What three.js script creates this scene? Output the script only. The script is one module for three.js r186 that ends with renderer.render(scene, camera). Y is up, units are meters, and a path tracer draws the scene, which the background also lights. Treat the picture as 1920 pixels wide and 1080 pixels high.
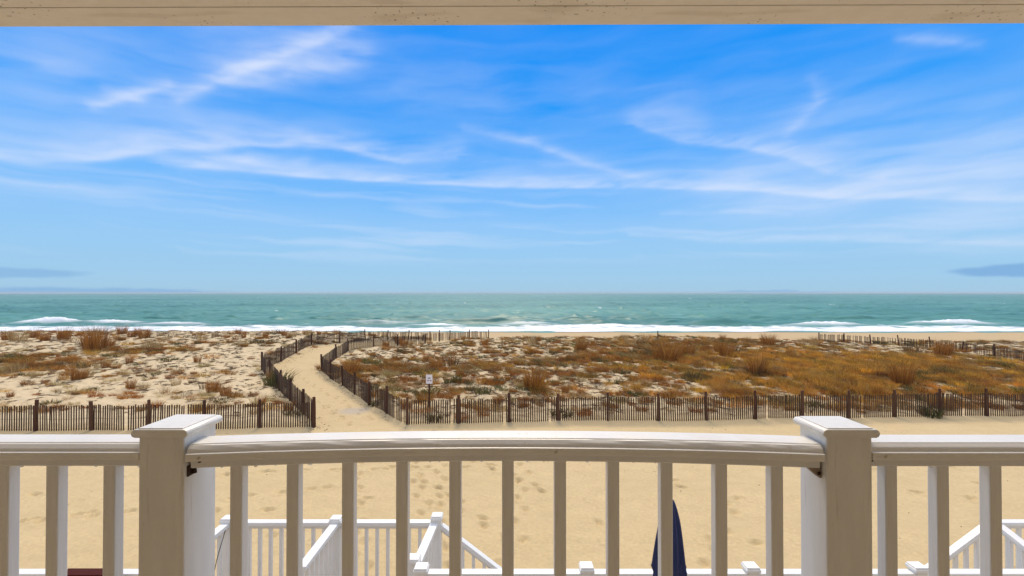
import * as THREE from 'three';
import { mergeGeometries, toCreasedNormals } from 'three/addons/utils/BufferGeometryUtils.js';
import { RoundedBoxGeometry } from 'three/addons/geometries/RoundedBoxGeometry.js';

// ------------------------------------------------------------------ numbers and noise
function rng(seed) { let a = seed >>> 0; return () => { a = (a + 0x6D2B79F5) | 0; let t = Math.imul(a ^ (a >>> 15), 1 | a); t = (t + Math.imul(t ^ (t >>> 7), 61 | t)) ^ t; return ((t ^ (t >>> 14)) >>> 0) / 4294967296; }; }
const PERM = new Uint8Array(512), GX = new Float32Array(256), GY = new Float32Array(256);
{ const r = rng(77), p = [...Array(256).keys()]; for (let i = 255; i > 0; i--) { const j = Math.floor(r() * (i + 1)); [p[i], p[j]] = [p[j], p[i]]; }
  for (let i = 0; i < 512; i++) PERM[i] = p[i & 255]; for (let i = 0; i < 256; i++) { const a = r() * Math.PI * 2; GX[i] = Math.cos(a); GY[i] = Math.sin(a); } }
function noise(x, y) {
  const xi = Math.floor(x), yi = Math.floor(y), xf = x - xi, yf = y - yi, X = xi & 255, Y = yi & 255;
  const u = xf * xf * xf * (xf * (xf * 6 - 15) + 10), v = yf * yf * yf * (yf * (yf * 6 - 15) + 10);
  const a = PERM[PERM[X] + Y], b = PERM[PERM[X + 1] + Y], c = PERM[PERM[X] + Y + 1], d = PERM[PERM[X + 1] + Y + 1];
  const n0 = GX[a] * xf + GY[a] * yf, n1 = GX[b] * (xf - 1) + GY[b] * yf, n2 = GX[c] * xf + GY[c] * (yf - 1), n3 = GX[d] * (xf - 1) + GY[d] * (yf - 1);
  return (n0 + (n1 - n0) * u + (n2 - n0) * v + (n0 - n1 - n2 + n3) * u * v) * 1.5;
}
function fbm(x, y, n) { let s = 0, a = 0.5; for (let i = 0; i < n; i++) { s += a * noise(x, y); x = x * 2.03 + 17.1; y = y * 2.03 - 9.7; a *= 0.5; } return s; }
const sstep = (a, b, x) => { const t = Math.min(1, Math.max(0, (x - a) / (b - a))); return t * t * (3 - 2 * t); };
const lerp = (a, b, t) => a + (b - a) * t;
const clamp = (x, a = 0, b = 1) => Math.min(b, Math.max(a, x));

// ------------------------------------------------------------------ camera
const EXPOSURE = 1.5;
const EYE = 5.9;                                   // metres above the sand in front of the fence
const scene = new THREE.Scene();
const camera = new THREE.PerspectiveCamera(61.65, 16 / 9, 0.05, 30000);
camera.position.set(0, EYE, 0);
camera.rotation.x = 0.00994;
scene.add(camera);

// ------------------------------------------------------------------ sky (air and cirrus, by azimuth and elevation in degrees)
const SKYG = [[-90, .34, .33, .30], [-2, .36, .50, .58], [0, .375, .597, .775], [1.5, .366, .61, .83], [5, .32, .60, .90], [8, .27, .565, .95], [12, .15, .475, .98], [16, .065, .39, .98], [22, .022, .322, .95], [29, .006, .28, .93], [60, .012, .25, .84], [90, .02, .24, .80]];
const STREAKS = [ // [points az/el, half width up, half width down, strength]
  [[[-34.8, 18.4], [-31.7, 20.5], [-28.9, 22.1], [-25.9, 23.7], [-22.8, 25.4], [-18.9, 27.5]], 1.0, 0.5, .78],
  [[[-30.4, 20.8], [-25.9, 22.1], [-21.7, 23.5], [-17.2, 25.4]], 1.6, .9, .5],
  [[[-41, 16.3], [-38.7, 17.7], [-35.7, 19.3]], .55, .35, .9],
  [[[-40.2, 18], [-38.5, 17.7], [-37.6, 17.5]], .4, .3, .45],
  [[[-60, 12.2], [-50.8, 11.4], [-47.9, 11.1], [-44.8, 11.1], [-41.8, 11.7], [-38.1, 13], [-34, 14.1], [-29.4, 15.1], [-23.8, 15.7], [-19.5, 15.9], [-16, 15.4], [-12.5, 15], [-6.9, 15.7]], 1.4, .35, .72],
  [[[-34.4, 12.5], [-30.4, 13.5], [-23.3, 14]], .7, .5, .42],
  [[[-36, 12.2], [-30.8, 12.5], [-19.5, 12.7], [-10, 12.6], [0, 12.6], [14.9, 12], [25.9, 10.9], [35.3, 9.2], [46.7, 7.6], [60, 6]], 1.0, .2, .66],
  [[[-5.7, 18.8], [2.5, 17.3], [8.8, 15], [15.4, 12.7]], .6, .35, .32],
  [[[14.6, 18.7], [18.9, 16.7], [25.4, 15.5], [29.9, 13.9], [33.5, 11.8], [37.7, 10.8]], 1.2, .28, .5],
  [[[29.8, 15.9], [30.8, 16.9], [32.4, 18.5], [32, 20.5]], .8, .5, .34],
  [[[13.7, 6.7], [25.9, 5.5], [35.3, 5.1], [46.7, 4], [60, 3.2]], .8, .25, .38],
  [[[38.9, 22.4], [41.5, 21.5], [44.2, 20.5]], .5, .4, .3],
  [[[-25.9, 10.5], [-16, 10.6], [0, 10.7]], .3, .2, .16],
  [[[17.2, 8.9], [24.9, 8.7], [29.9, 8.1]], .3, .2, .2]];
const VEILS = [ // [az, el, half az, half el, strength]
  [-43.5, 20, 11, 5, .40], [-43.5, 18.9, 2.6, .9, .28], [-36, 15.2, 16, 3.0, .34], [40, 11.4, 14, 4.2, .62], [18.3, 18.6, 3.4, 2.3, .46], [32.2, 17.6, 6, 2.6, .36], [-23.8, 25, 9, 2.6, .34], [0, 14.9, 12, 2.6, .28], [20, 12.2, 7, 1.4, .45], [31, 10.8, 7, 2, .35], [10, 20.5, 22, 2.2, .16], [-5, 23, 14, 2.2, .2], [-36, 25, 20, 4, .2]];
function seg(px, py, a, b) { const dx = b[0] - a[0], dy = b[1] - a[1], t = clamp(((px - a[0]) * dx + (py - a[1]) * dy) / (dx * dx + dy * dy)); const qx = px - a[0] - dx * t, qy = py - a[1] - dy * t; return [Math.hypot(qx, qy), qy, t]; }
function skyColour(az, el, out) {
  let i = 1; while (i < SKYG.length - 1 && SKYG[i][0] < el) i++;
  const A = SKYG[i - 1], B = SKYG[i], t = clamp((el - A[0]) / (B[0] - A[0]));
  let r = lerp(A[1], B[1], t), g = lerp(A[2], B[2], t), b = lerp(A[3], B[3], t);
  if (el > -1) {
    const wx = az + 2.2 * fbm(az * .13 + 4, el * .22, 3), wy = el + .9 * fbm(az * .10 - 7, el * .3 + 2, 3);
    const fibre = .5 + 1.0 * fbm((wx + wy * .9) * .07, (wy - wx * .10) * .42, 5), fine = .5 + fbm((wx + wy) * .22, (wy - wx * .14) * 1.3, 4);
    let c = 0;
    const inView = sstep(66, 50, Math.abs(az)) * sstep(38, 30, el);
    if (inView > 0) {
      for (const [P, up, dn, s] of STREAKS) {
        const n = P.length - 1; if (wx < P[0][0] - 5 && P[0][0] < P[n][0]) continue;
        let best = 1e9, bd = 0, along = 0;
        for (let k = 0; k < n; k++) { const [d, q, tt] = seg(wx * .2 + az * .8, wy * .35 + el * .65, P[k], P[k + 1]); if (d < best) { best = d; bd = q; along = (k + tt) / n; } }
        const w = bd > 0 ? up : dn, e = Math.exp(-Math.pow(best / w, 1.6)) * (0.45 + .55 * Math.sin(Math.PI * clamp(along * .9 + .05)));
        c += s * e * (.62 + .38 * (fibre + fine - 1) * 1.6) * 1.05;
      }
      for (const [a, e, ha, he, s] of VEILS) { const q = ((wx - a) / ha) ** 2 + ((wy - e) / he) ** 2; if (q < 6) c += s * .62 * Math.exp(-q) * (.55 + .8 * (fibre - .5)); }
      c *= inView;
    }
    c += .5 * inView * Math.max(0, fbm(wx * .035 + 3, (wy + .03 * wx) * .75, 5)) * sstep(2.5, 5, el) * (.12 + .88 * sstep(17, 9, el));   // faint combed streaks
    // the same thin cirrus carries on over the rest of the sky
    const cover = clamp(.8 + 1.0 * fbm(wx * .03 + 31, wy * .06, 4)) * (.55 + .6 * fibre) * sstep(3, 22, el);
    c += cover * 1.0 * (1 - inView) + .05 * inView * fibre * sstep(2, 10, el);
    c = 1 - Math.exp(-c * 1.25);
    const out = 1 - inView, cr = .80 + .58 * out, cg = .86 + .46 * out, cb = 1.0 + .24 * out;   // cirrus, brighter round the veiled sun
    r = lerp(r, cr, c); g = lerp(g, cg, c); b = lerp(b, cb, c);
    const low = (a, e, ha, he, s) => { const q = Math.pow((az + 1.5 * fbm(az * .2, el, 3) - a) / ha, 2) + Math.pow((el + .25 * fbm(az * .35, el * 2, 3) - e) / he, 2); const m = s * sstep(1.35, .6, q); r = lerp(r, .19, m); g = lerp(g, .40, m); b = lerp(b, .72, m); };
    low(47.4, 1.85, 5.2, .55, .75); low(-47.5, 1.65, 6.4, .42, .5); low(-46, .05, 15, .42, .6); low(28, .05, 5, .22, .5);
  }
  out[0] = r / EXPOSURE; out[1] = g / EXPOSURE; out[2] = b / EXPOSURE;
}
{
  const W = 3072, H = 1536, data = new Float32Array(W * H * 4), o = [0, 0, 0];
  for (let j = 0; j < H; j++) {
    const el = ((j + .5) / H - .5) * 180;
    if (el < -3) { skyColour(0, el, o); for (let i = 0; i < W; i++) data.set([o[0], o[1], o[2], 1], (j * W + i) * 4); continue; }
    for (let i = 0; i < W; i++) {
      const ph = ((i + .5) / W - .5) * Math.PI * 2; let az = Math.atan2(Math.cos(ph), -Math.sin(ph)) * 180 / Math.PI;
      const back = sstep(165, 180, Math.abs(az)); skyColour(az, el, o);           // blend the seam behind the house
      if (back > 0) { const q = [0, 0, 0]; skyColour(-az, el, q); for (let k = 0; k < 3; k++) o[k] = lerp(o[k], (o[k] + q[k]) / 2, back); }
      const p = (j * W + i) * 4; data[p] = o[0]; data[p + 1] = o[1]; data[p + 2] = o[2]; data[p + 3] = 1;
    }
  }
  const sky = new THREE.DataTexture(data, W, H, THREE.RGBAFormat, THREE.FloatType);
  sky.mapping = THREE.EquirectangularReflectionMapping; sky.colorSpace = THREE.LinearSRGBColorSpace;
  sky.magFilter = sky.minFilter = THREE.LinearFilter; sky.needsUpdate = true;
  scene.background = sky; scene.environment = sky;
}
// ------------------------------------------------------------------ sun behind thin cirrus, high over the sea
const sun = new THREE.DirectionalLight(new THREE.Color().setRGB(1, .84, .62), 2.1);
sun.position.set(-6, 125, -150); sun.target.position.set(0, 0, -40);
sun.castShadow = true; sun.shadow.radius = 34; sun.shadow.mapSize.set(4096, 4096);
Object.assign(sun.shadow.camera, { left: -120, right: 120, top: 120, bottom: -120, near: 1, far: 400 });
scene.add(sun, sun.target);

const renderer = new THREE.WebGLRenderer({ antialias: true });
renderer.toneMapping = THREE.LinearToneMapping;
renderer.toneMappingExposure = EXPOSURE;
renderer.shadowMap.enabled = true;

// ------------------------------------------------------------------ helpers for things and parts
const taken = {};
function numbered(n) { const k = taken[n] = (taken[n] ?? -1) + 1; return k ? `${n}_${String(k).padStart(3, '0')}` : n; }
function mesh(name, geo, mat, parent) { const m = new THREE.Mesh(geo, mat); m.name = name; m.castShadow = m.receiveShadow = true; (parent || scene).add(m); return m; }
function thing(name, label, category, pos = [0, 0, 0], group) { const o = new THREE.Group(); o.name = numbered(name); o.position.set(...pos); o.userData = { label, category }; if (group) o.userData.group = group; scene.add(o); return o; }
function lone(name, geo, mat, label, category, group) { const m = mesh(numbered(name), geo, mat); m.userData = { label, category }; if (group) m.userData.group = group; return m; }
const col = (r, g, b) => new THREE.Color().setRGB(r, g, b);
function tex(w, h, f, { srgb = true, rep = true } = {}) {
  const d = new Uint8Array(w * h * 4), o = [0, 0, 0];
  for (let j = 0; j < h; j++) for (let i = 0; i < w; i++) { f(i / w, j / h, o); const p = (j * w + i) * 4; for (let k = 0; k < 3; k++) d[p + k] = clamp(o[k]) * 255; d[p + 3] = 255; }
  const t = new THREE.DataTexture(d, w, h); t.magFilter = THREE.LinearFilter; t.minFilter = THREE.LinearMipmapLinearFilter; t.generateMipmaps = true;
  if (rep) t.wrapS = t.wrapT = THREE.RepeatWrapping; if (srgb) t.colorSpace = THREE.SRGBColorSpace; t.needsUpdate = true; return t;
}
// noise that tiles over 0..1
function tnoise(u, v, s, o = 0) { const a = noise(u * s + o, v * s + o), b = noise((u - 1) * s + o, v * s + o), c = noise(u * s + o, (v - 1) * s + o), d = noise((u - 1) * s + o, (v - 1) * s + o); return lerp(lerp(a, b, u), lerp(c, d, u), v); }
function tfbm(u, v, s, n, o = 0) { let r = 0, a = .5; for (let i = 0; i < n; i++) { r += a * tnoise(u, v, s, o + i * 13.7); s *= 2; a *= .5; } return r; }
const box = (w, h, d, x, y, z) => { const g = new THREE.BoxGeometry(w, h, d); g.translate(x, y, z); return g; };
const rbox = (w, h, d, x, y, z, r = .006, s = 2) => { const g = new RoundedBoxGeometry(w, h, d, s, r); g.translate(x, y, z); return g; };

// ------------------------------------------------------------------ terrain: D is metres out to sea (-z), x along the shore
const SEA = -2.1;
const PATH = [[-6.4, 12], [-6.6, 21.3], [-8.1, 23.5], [-9.8, 26], [-11.5, 28.6], [-13.7, 32], [-16.2, 36], [-16.9, 40], [-17.3, 44], [-17.3, 47.6], [-15.4, 50.8], [-12.8, 53.6], [-9, 57], [-6, 62]];
function pathDist(x, D) { let best = 1e9; for (let k = 0; k < PATH.length - 1; k++) { const s = seg(x, D, PATH[k], PATH[k + 1])[0]; if (s < best) best = s; } return best; }
const fenceLine = x => x < -6.6 ? lerp(20.3, 21.3, clamp((x + 24) / 15.4)) : lerp(21.7, 23.1, clamp((x + 4.7) / 30));
const prints = [];
{ const r = rng(5);
  const trail = (x, D, dx, dD, n) => { let s = 1; for (let k = 0; k < n; k++) { x += dx * (.8 + .4 * r()); D += dD * (.8 + .4 * r()); s = -s; prints.push([x + s * .13 + (r() - .5) * .12, D + (r() - .5) * .15, Math.atan2(dx, dD) + (r() - .5) * .5]); } };
  trail(-.9, 8.2, -.11, .58, 22); trail(-.5, 7.2, -.16, .55, 18); trail(.1, 12, .05, .62, 10); trail(1.3, 14, -.35, .45, 9); trail(-6.5, 20, .18, -.55, 18); trail(-5.6, 19.5, .33, -.5, 16); trail(2.5, 17, .6, .1, 9); trail(-13, 15.5, .62, .05, 20); trail(-14, 12, .6, .2, 14); trail(8, 13, .5, .4, 12); trail(11, 17, -.6, .15, 12); trail(4, 10, .3, .5, 8);
  trail(-6.8, 21, -.4, .55, 30); trail(-6, 22, -.42, .55, 28); trail(-7.3, 22.2, -.43, .52, 26);
  for (let k = 0; k < 60; k++) prints.push([(r() - .5) * 34, 7 + r() * 13, r() * 6.28]);
}
const pcell = new Map(); prints.forEach(p => { const k = Math.floor(p[0]) + ',' + Math.floor(p[1]); for (let a = -1; a <= 1; a++) for (let b = -1; b <= 1; b++) { const q = (Math.floor(p[0]) + a) + ',' + (Math.floor(p[1]) + b); if (!pcell.has(q)) pcell.set(q, []); pcell.get(q).push(p); } });
function printDent(x, D) { const L = pcell.get(Math.floor(x) + ',' + Math.floor(D)); if (!L) return 0; let h = 0; for (const [px, pD, a] of L) { const dx = x - px, dd = D - pD, u = dx * Math.cos(a) - dd * Math.sin(a), v = dx * Math.sin(a) + dd * Math.cos(a), q = (u / .09) ** 2 + (v / .17) ** 2; if (q < 5) h += -.08 * Math.exp(-q * q * .8) + .03 * Math.exp(-((Math.sqrt(q) - 1.45) ** 2) * 5); } return h; }
function duneMask(x, D) { return sstep(-.2, .9, D - fenceLine(x)) * sstep(64, 57, D) * sstep(1.5, 2.6, pathDist(x, D)); }
function height(x, D) {
  let h = D < 60 ? 0 : D < 66 ? -.9 * sstep(60, 67, D) * 1.05 : lerp(-.9, SEA, (D - 66) / 33);
  if (D >= 66) h = D < 99 ? lerp(-.9, SEA, (D - 66) / 33) : SEA - (D - 99) * .06;
  const m = duneMask(x, D), far = sstep(68, 58, D);
  h += 1.12 * sstep(-9, -24, x) * sstep(27, 57, D) * far;                          // the higher dune on the one side of the path
  h += .32 * Math.exp(-(((x - 4) / 14) ** 2)) * sstep(38, 50, D) * far;
  h += .30 * Math.exp(-(((x - 20) / 9) ** 2)) * sstep(40, 54, D) * far;
  h -= .18 * sstep(28, 44, x) * sstep(34, 50, D) * far;
  if (m > 0) { h += m * (.22 * fbm(x * .22 + 3, D * .22, 3) + .16 * fbm(x * .75 + 9, D * .9, 3) + .075 * fbm((x + D * .3) * 1.9, D * 3.2, 3) + .10); h += m * .05 * Math.abs(noise(x * 2.7 + 40, D * 3.4)); }
  h += (1 - m) * (.05 * fbm(x * .25, D * .25 + 8, 2) + .028 * fbm(x * 1.3, D * 1.9, 3)) * far;
  if (D < 60) h += printDent(x, D) * (1 - m) + .006 * noise(x * 5, D * 5) * far;
  return h;
}
const ground = (x, D) => new THREE.Vector3(x, height(x, D), -D);
// how overgrown the sand is
const GOLD = [[25, 34.5, 12, 7.5, 1.2], [20, 30, 7, 3.5, .9], [33, 37, 7, 4, .4], [27, 42, 11, 4, .35]];
const RUST = [[15, 47, 5, 4, 1.0], [-8, 36.5, 7, 1.6, .9], [4, 40, 6, 1.6, .6], [20, 52, 6, 3, .5], [10, 43, 5, 2, .5]];
const MAT = [[-38, 36, 5.5, 4, 1.6], [-33, 43, 4, 1.6, .9], [-25, 33, 5, 1.2, .5], [-24, 24, 5, 1.2, .8], [-14, 24, 3.5, 1.8, 1.4], [-21, 27, 5, .7, .8], [-31, 47, 6, 1.2, .4], [-17, 46, 3, 2, .4]];
const blob = (L, x, D) => { let s = 0; for (const [a, b, ra, rb, k] of L) { const q = ((x - a) / ra) ** 2 + ((D - b) / rb) ** 2; if (q < 8) s += k * Math.exp(-q); } return s; };
function cover(x, D) {                                                             // [gold, brown, litter]
  const m = duneMask(x, D); if (m < .05) return [0, 0, 0];
  const right = sstep(-1.2, 1.2, x - (D < 36 ? lerp(-4.7, -14.2, clamp((D - 21.7) / 14.4)) : -13)), n = fbm(x * .35, D * .5, 3), n2 = fbm(x * .9 + 20, D * 1.3, 3);
  const near = sstep(50, 30, D);
  const g = blob(GOLD, x, D) * (.85 + 2.0 * n + 1.5 * n2) * right;
  const b = (blob(RUST, x, D) * (1 + n) + right * near * clamp(.48 + 1.4 * n + 1.3 * n2) + right * (1 - near) * clamp(.05 + 1.0 * n + 1.3 * n2)) + right * .45 * sstep(7, 1.5, D - fenceLine(x)) * (1 + n2) + blob(MAT, x, D) * (.8 + n2) * (1 - right) + (1 - right) * clamp(-.16 + .6 * n + 1.2 * n2);
  const l = right * (.35 + .5 * near + n2) + (1 - right) * (.28 + 1.2 * n2);
  return [m * clamp(g), m * clamp(b), m * clamp(l)];
}

const sandTex = tex(512, 512, (u, v, o) => { const n = tfbm(u, v, 24, 4) * .10 + tfbm(u, v, 4, 3, 5) * .05 + .04 * (tnoise(u, v, 120, 3)); const k = .93 + n; o[0] = k; o[1] = k * .995; o[2] = k * .98; }, {});
const sandBump = tex(512, 512, (u, v, o) => { o[0] = o[1] = o[2] = .5 + .5 * tfbm(u, v, 14, 5, 2); }, { srgb: false });
const M = {};
M.sand = new THREE.MeshStandardMaterial({ vertexColors: true, map: sandTex, bumpMap: sandBump, bumpScale: .02, roughness: .95 });
{
  const xs = [], ds = [];
  { let x = 0; while (x < 260) { xs.push(x); x += x < 14 ? .085 : x < 50 ? .085 + (x - 14) * .0045 : .25 + (x - 50) * .05; } }
  const X = [...xs.slice(1).map(a => -a).reverse(), ...xs];
  { let d = -14; while (d < 150) { ds.push(d); d += d < 5.5 ? 1.2 : d < 20 ? .075 : d < 62 ? .115 : d < 66 ? .4 : 1.2; } }
  const nx = X.length, nd = ds.length, P = new Float32Array(nx * nd * 3), C = new Float32Array(nx * nd * 3), U = new Float32Array(nx * nd * 2), I = new Uint32Array((nx - 1) * (nd - 1) * 6);
  let p = 0, q = 0, w = 0;
  for (let j = 0; j < nd; j++) for (let i = 0; i < nx; i++) {
    const x = X[i], D = ds[j], h = height(x, D); P[p] = x; P[p + 1] = h; P[p + 2] = -D; U[w++] = x / 2.3; U[w++] = D / 2.3;
    const m = duneMask(x, D), n = fbm(x * .5 + 60, D * .5, 3);
    let r = .61 + .03 * n, g = .465 + .025 * n, b = .25 + .02 * n;                  // raked yellow sand
    r = lerp(r, .66 + .05 * n, m); g = lerp(g, .525 + .05 * n, m); b = lerp(b, .325 + .04 * n, m);   // paler blown sand
    const beach = sstep(60, 68, D); r = lerp(r, .54, beach); g = lerp(g, .39, beach); b = lerp(b, .20, beach);
    const wet = sstep(94, 98, D + 1.5 * noise(x * .06, 3)); r = lerp(r, .27, wet); g = lerp(g, .20, wet); b = lerp(b, .13, wet);
    if (m > .05) { const [cg, cb, cl] = cover(x, D), s = .6 * noise(x * 1.1 + D * .5, (D - .3 * x) * 3.2) + .45 * noise(x * 3.5 + D, (D - .3 * x) * 6), k = m * clamp((cb * .6 + cl * .45 + cg * .5) * .8 + 1.0 * s - .36) * .85; r = lerp(r, .27, k); g = lerp(g, .175, k); b = lerp(b, .075, k); }
    const pud = Math.exp(-Math.pow(((x + 7.9) / .75) ** 2 + ((D - 24.2) / .75) ** 2, 2)); r = lerp(r, .47, pud * .8); g = lerp(g, .41, pud * .8); b = lerp(b, .34, pud * .8);   // grey patch on the path
    C[p] = r; C[p + 1] = g; C[p + 2] = b; p += 3;
    if (i && j) { const a = (j - 1) * nx + i - 1, c = j * nx + i - 1; I[q++] = a; I[q++] = a + 1; I[q++] = c; I[q++] = a + 1; I[q++] = c + 1; I[q++] = c; }
  }
  const g = new THREE.BufferGeometry(); g.setAttribute('position', new THREE.BufferAttribute(P, 3)); g.setAttribute('color', new THREE.BufferAttribute(C, 3)); g.setAttribute('uv', new THREE.BufferAttribute(U, 2)); g.setIndex(new THREE.BufferAttribute(I, 1)); g.computeVertexNormals();
  mesh('sand_ground', g, M.sand).userData = { kind: 'structure', label: 'tan sand from the houses over the dunes to the beach' };
}

// ------------------------------------------------------------------ sea
const BREAK = [[-121, 127, 7, 1.2, 1], [-104, 126, 6, .5, .6], [-34, 125, 10, .75, .15], [-6, 128, 10, 1.25, -1], [4, 123, 6, .6, .3], [22, 126, 8, .8, -.6], [52, 121, 9, 1.15, -1], [77, 119, 8, .8, .6], [112, 124, 8, 1.0, .9], [-62, 128, 9, .5, -.4], [-85, 122, 8, .5, .4], [-18, 119, 6, .5, .6]];
M.sea = new THREE.MeshPhysicalMaterial({ vertexColors: true, roughness: .45, ior: 1.33, specularIntensity: .3 });
{
  const ds = []; { let d = 94; while (d < 9500) { ds.push(d); d += d < 150 ? .42 : d * .0085; } }
  const nx = 820, nd = ds.length, P = new Float32Array(nx * nd * 3), C = new Float32Array(nx * nd * 3), I = new Uint32Array((nx - 1) * (nd - 1) * 6);
  let p = 0, q = 0;
  for (let j = 0; j < nd; j++) { const D = ds[j]; for (let i = 0; i < nx; i++) {
    const x = (i / (nx - 1) * 2 - 1) * (70 + D * 1.12);
    const deep = sstep(104, 150, D);
    let h = (.20 * Math.sin(D * .30 + 2.5 * noise(x * .012, D * .01)) * (.6 + noise(x * .03, D * .02)) + .75 * fbm(x * .06, D * .17, 4) + .30 * noise(x * .22, D * .5) + .35 * noise(x * .11 + 7, D * .38) + .6 * Math.max(0, 1 - 7 * Math.abs(noise(x * .05 + 90, D * .11 + 4))) * sstep(-.1, .35, noise(x * .07 + 33, D * .05)) + .8 * (.35 - Math.abs(noise(x * .04 + 50, D * .11)))) * (.25 + .75 * deep);
    let foam = 0, face = 0;
    for (const [bx, bd, len, bh, kind] of BREAK) {
      const e = ((x - bx) / len) ** 2; if (e > 6) continue;
      const dd = D - bd - 1.2 * noise(x * .12, bx) , env = Math.exp(-e), prof = dd < 0 ? Math.exp(-((dd / 1.5) ** 2)) : Math.exp(-((dd / 5) ** 2));
      h += bh * env * prof * (kind > 0 ? 1 + .35 * fbm(x * .8, D * .8, 3) : 1);
      if (dd < .6) { if (kind > 0) foam = Math.max(foam, env * prof * 2.2 * kind); else face = Math.max(face, -kind * env * Math.exp(-(((dd + .8) / 1.6) ** 2))); }
      else foam = Math.max(foam, env * .9 * Math.max(kind, 0) * Math.exp(-((dd / 1.2) ** 2)));
    }
    const shore = 99.2 + 1.3 * noise(x * .05, 7) + .5 * noise(x * .2, 9), edge = 114 + 9 * noise(x * .022 + 3, 1) + 4 * noise(x * .09, 5);
    const band = sstep(shore - .5, shore + .3, D) * sstep(edge + 3, edge - 2, D + 4 * fbm(x * .22, D * .3, 3));
    const lace = fbm(x * .3, D * .55, 4);
    foam = Math.max(foam, band * clamp(.92 + 2.6 * lace * sstep(101, 112, D)));
    foam = Math.max(foam, sstep(.15, .4, lace) * sstep(edge + 16, edge, D) * sstep(edge - 4, edge, D) * .55);
    if (D > 135 && D < 900) { const wc = noise(x * .10 + 200, D * .06) + .5 * noise(x * .5, D * .35); if (wc > 1.0) foam = Math.max(foam, sstep(1.0, 1.12, wc) * .9); }
    foam = clamp(foam - face * 1.4);
    if (foam > .3 && D < 132) h += .10 * foam * (1 + fbm(x * 1.3, D * 1.3, 3));
    const patch = .8 * fbm(x * .006 + 11, D * .012, 3) + .75 * fbm(x * .045, D * .16, 4);            // clearer and siltier water
    let r = .075 + .07 * patch, g = .225 + .13 * patch, b = .20 + .10 * patch;
    r = lerp(r, .86, foam); g = lerp(g, .87, foam); b = lerp(b, .88, foam);
    P[p] = x; P[p + 1] = SEA + h + .05; P[p + 2] = -D; C[p] = r; C[p + 1] = g; C[p + 2] = b; p += 3;
    if (i && j) { const a = (j - 1) * nx + i - 1, c = j * nx + i - 1; I[q++] = a; I[q++] = a + 1; I[q++] = c; I[q++] = a + 1; I[q++] = c + 1; I[q++] = c; }
  } }
  const g = new THREE.BufferGeometry(); g.setAttribute('position', new THREE.BufferAttribute(P, 3)); g.setAttribute('color', new THREE.BufferAttribute(C, 3)); g.setIndex(new THREE.BufferAttribute(I, 1)); g.computeVertexNormals();
  mesh('sea_water', g, M.sea).userData = { kind: 'structure', label: 'turquoise sea with white surf along the beach' };
}

// ------------------------------------------------------------------ painted white vinyl and the house
const vinylMap = tex(512, 512, (u, v, o) => { const n = tfbm(u, v, 5, 4) * .035 + tfbm(u, v, 60, 2, 9) * .02, s = Math.max(0, tnoise(u, v, 46, 21) - .58) * 1.1 + Math.max(0, tnoise(u, v * .25, 30, 71) - .55) * .35 + Math.max(0, tfbm(u, v, 7, 4, 90) - .2) * .3; const k = .985 + n * 1.3 - s; o[0] = k; o[1] = k - s * .15; o[2] = k - .004 - s * .4; }, {});
const vinylBump = tex(256, 256, (u, v, o) => { o[0] = o[1] = o[2] = .5 + .4 * tfbm(u, v, 6, 4); }, { srgb: false });
M.vinyl = new THREE.MeshPhysicalMaterial({ color: col(.84, .84, .83), map: vinylMap, bumpMap: vinylBump, bumpScale: .0006, roughness: .38 });
M.vinylFar = M.vinyl;
const beamMap = tex(1024, 512, (u, v, o) => {
  const n = tfbm(u, v, 4, 5) * .07 + tfbm(u, v, 40, 3, 4) * .04, spots = sstep(.58, .72, noise(u * 140, v * 90)) * .4 * sstep(-.05, .3, tnoise(u, v, 5, 70)), st = sstep(.2, .6, tnoise(u, v * 3, 7, 51)) * .05;
  const k = .97 + n - spots - st; o[0] = k; o[1] = k - .01 - st * .1; o[2] = k - .03 - st * .3; }, {});
M.beam = new THREE.MeshStandardMaterial({ color: col(.92, .91, .89), map: beamMap, bumpMap: vinylBump, bumpScale: .004, roughness: .7 });
M.siding = new THREE.MeshStandardMaterial({ color: col(.74, .63, .46), map: beamMap, roughness: .8 });
M.ceiling = new THREE.MeshStandardMaterial({ color: col(.84, .79, .68), map: beamMap, roughness: .8 });
const woodMap = tex(256, 512, (u, v, o) => { const n = tfbm(u, v * .12, 40, 3) * .25 + tfbm(u, v, 6, 3, 8) * .12; const k = .85 + n; o[0] = k; o[1] = k * .98; o[2] = k * .95; }, {});
M.deck = new THREE.MeshStandardMaterial({ color: col(.56, .45, .31), map: woodMap, roughness: .75 });
M.mahogany = new THREE.MeshPhysicalMaterial({ color: col(.085, .012, .008), map: woodMap, roughness: .8, specularIntensity: .3 });
M.rust = new THREE.MeshStandardMaterial({ color: col(.05, .025, .015), roughness: .6, metalness: .5 });
M.black = new THREE.MeshStandardMaterial({ color: col(.02, .018, .015), roughness: .8 });
M.navy = new THREE.MeshPhysicalMaterial({ color: col(.010, .018, .085), roughness: .75, sheen: .4, sheenColor: col(.03, .06, .25), sheenRoughness: .5 });
M.water = new THREE.MeshPhysicalMaterial({ color: col(1, 1, 1), transmission: 1, thickness: .003, ior: 1.33, roughness: 0 });

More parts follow.
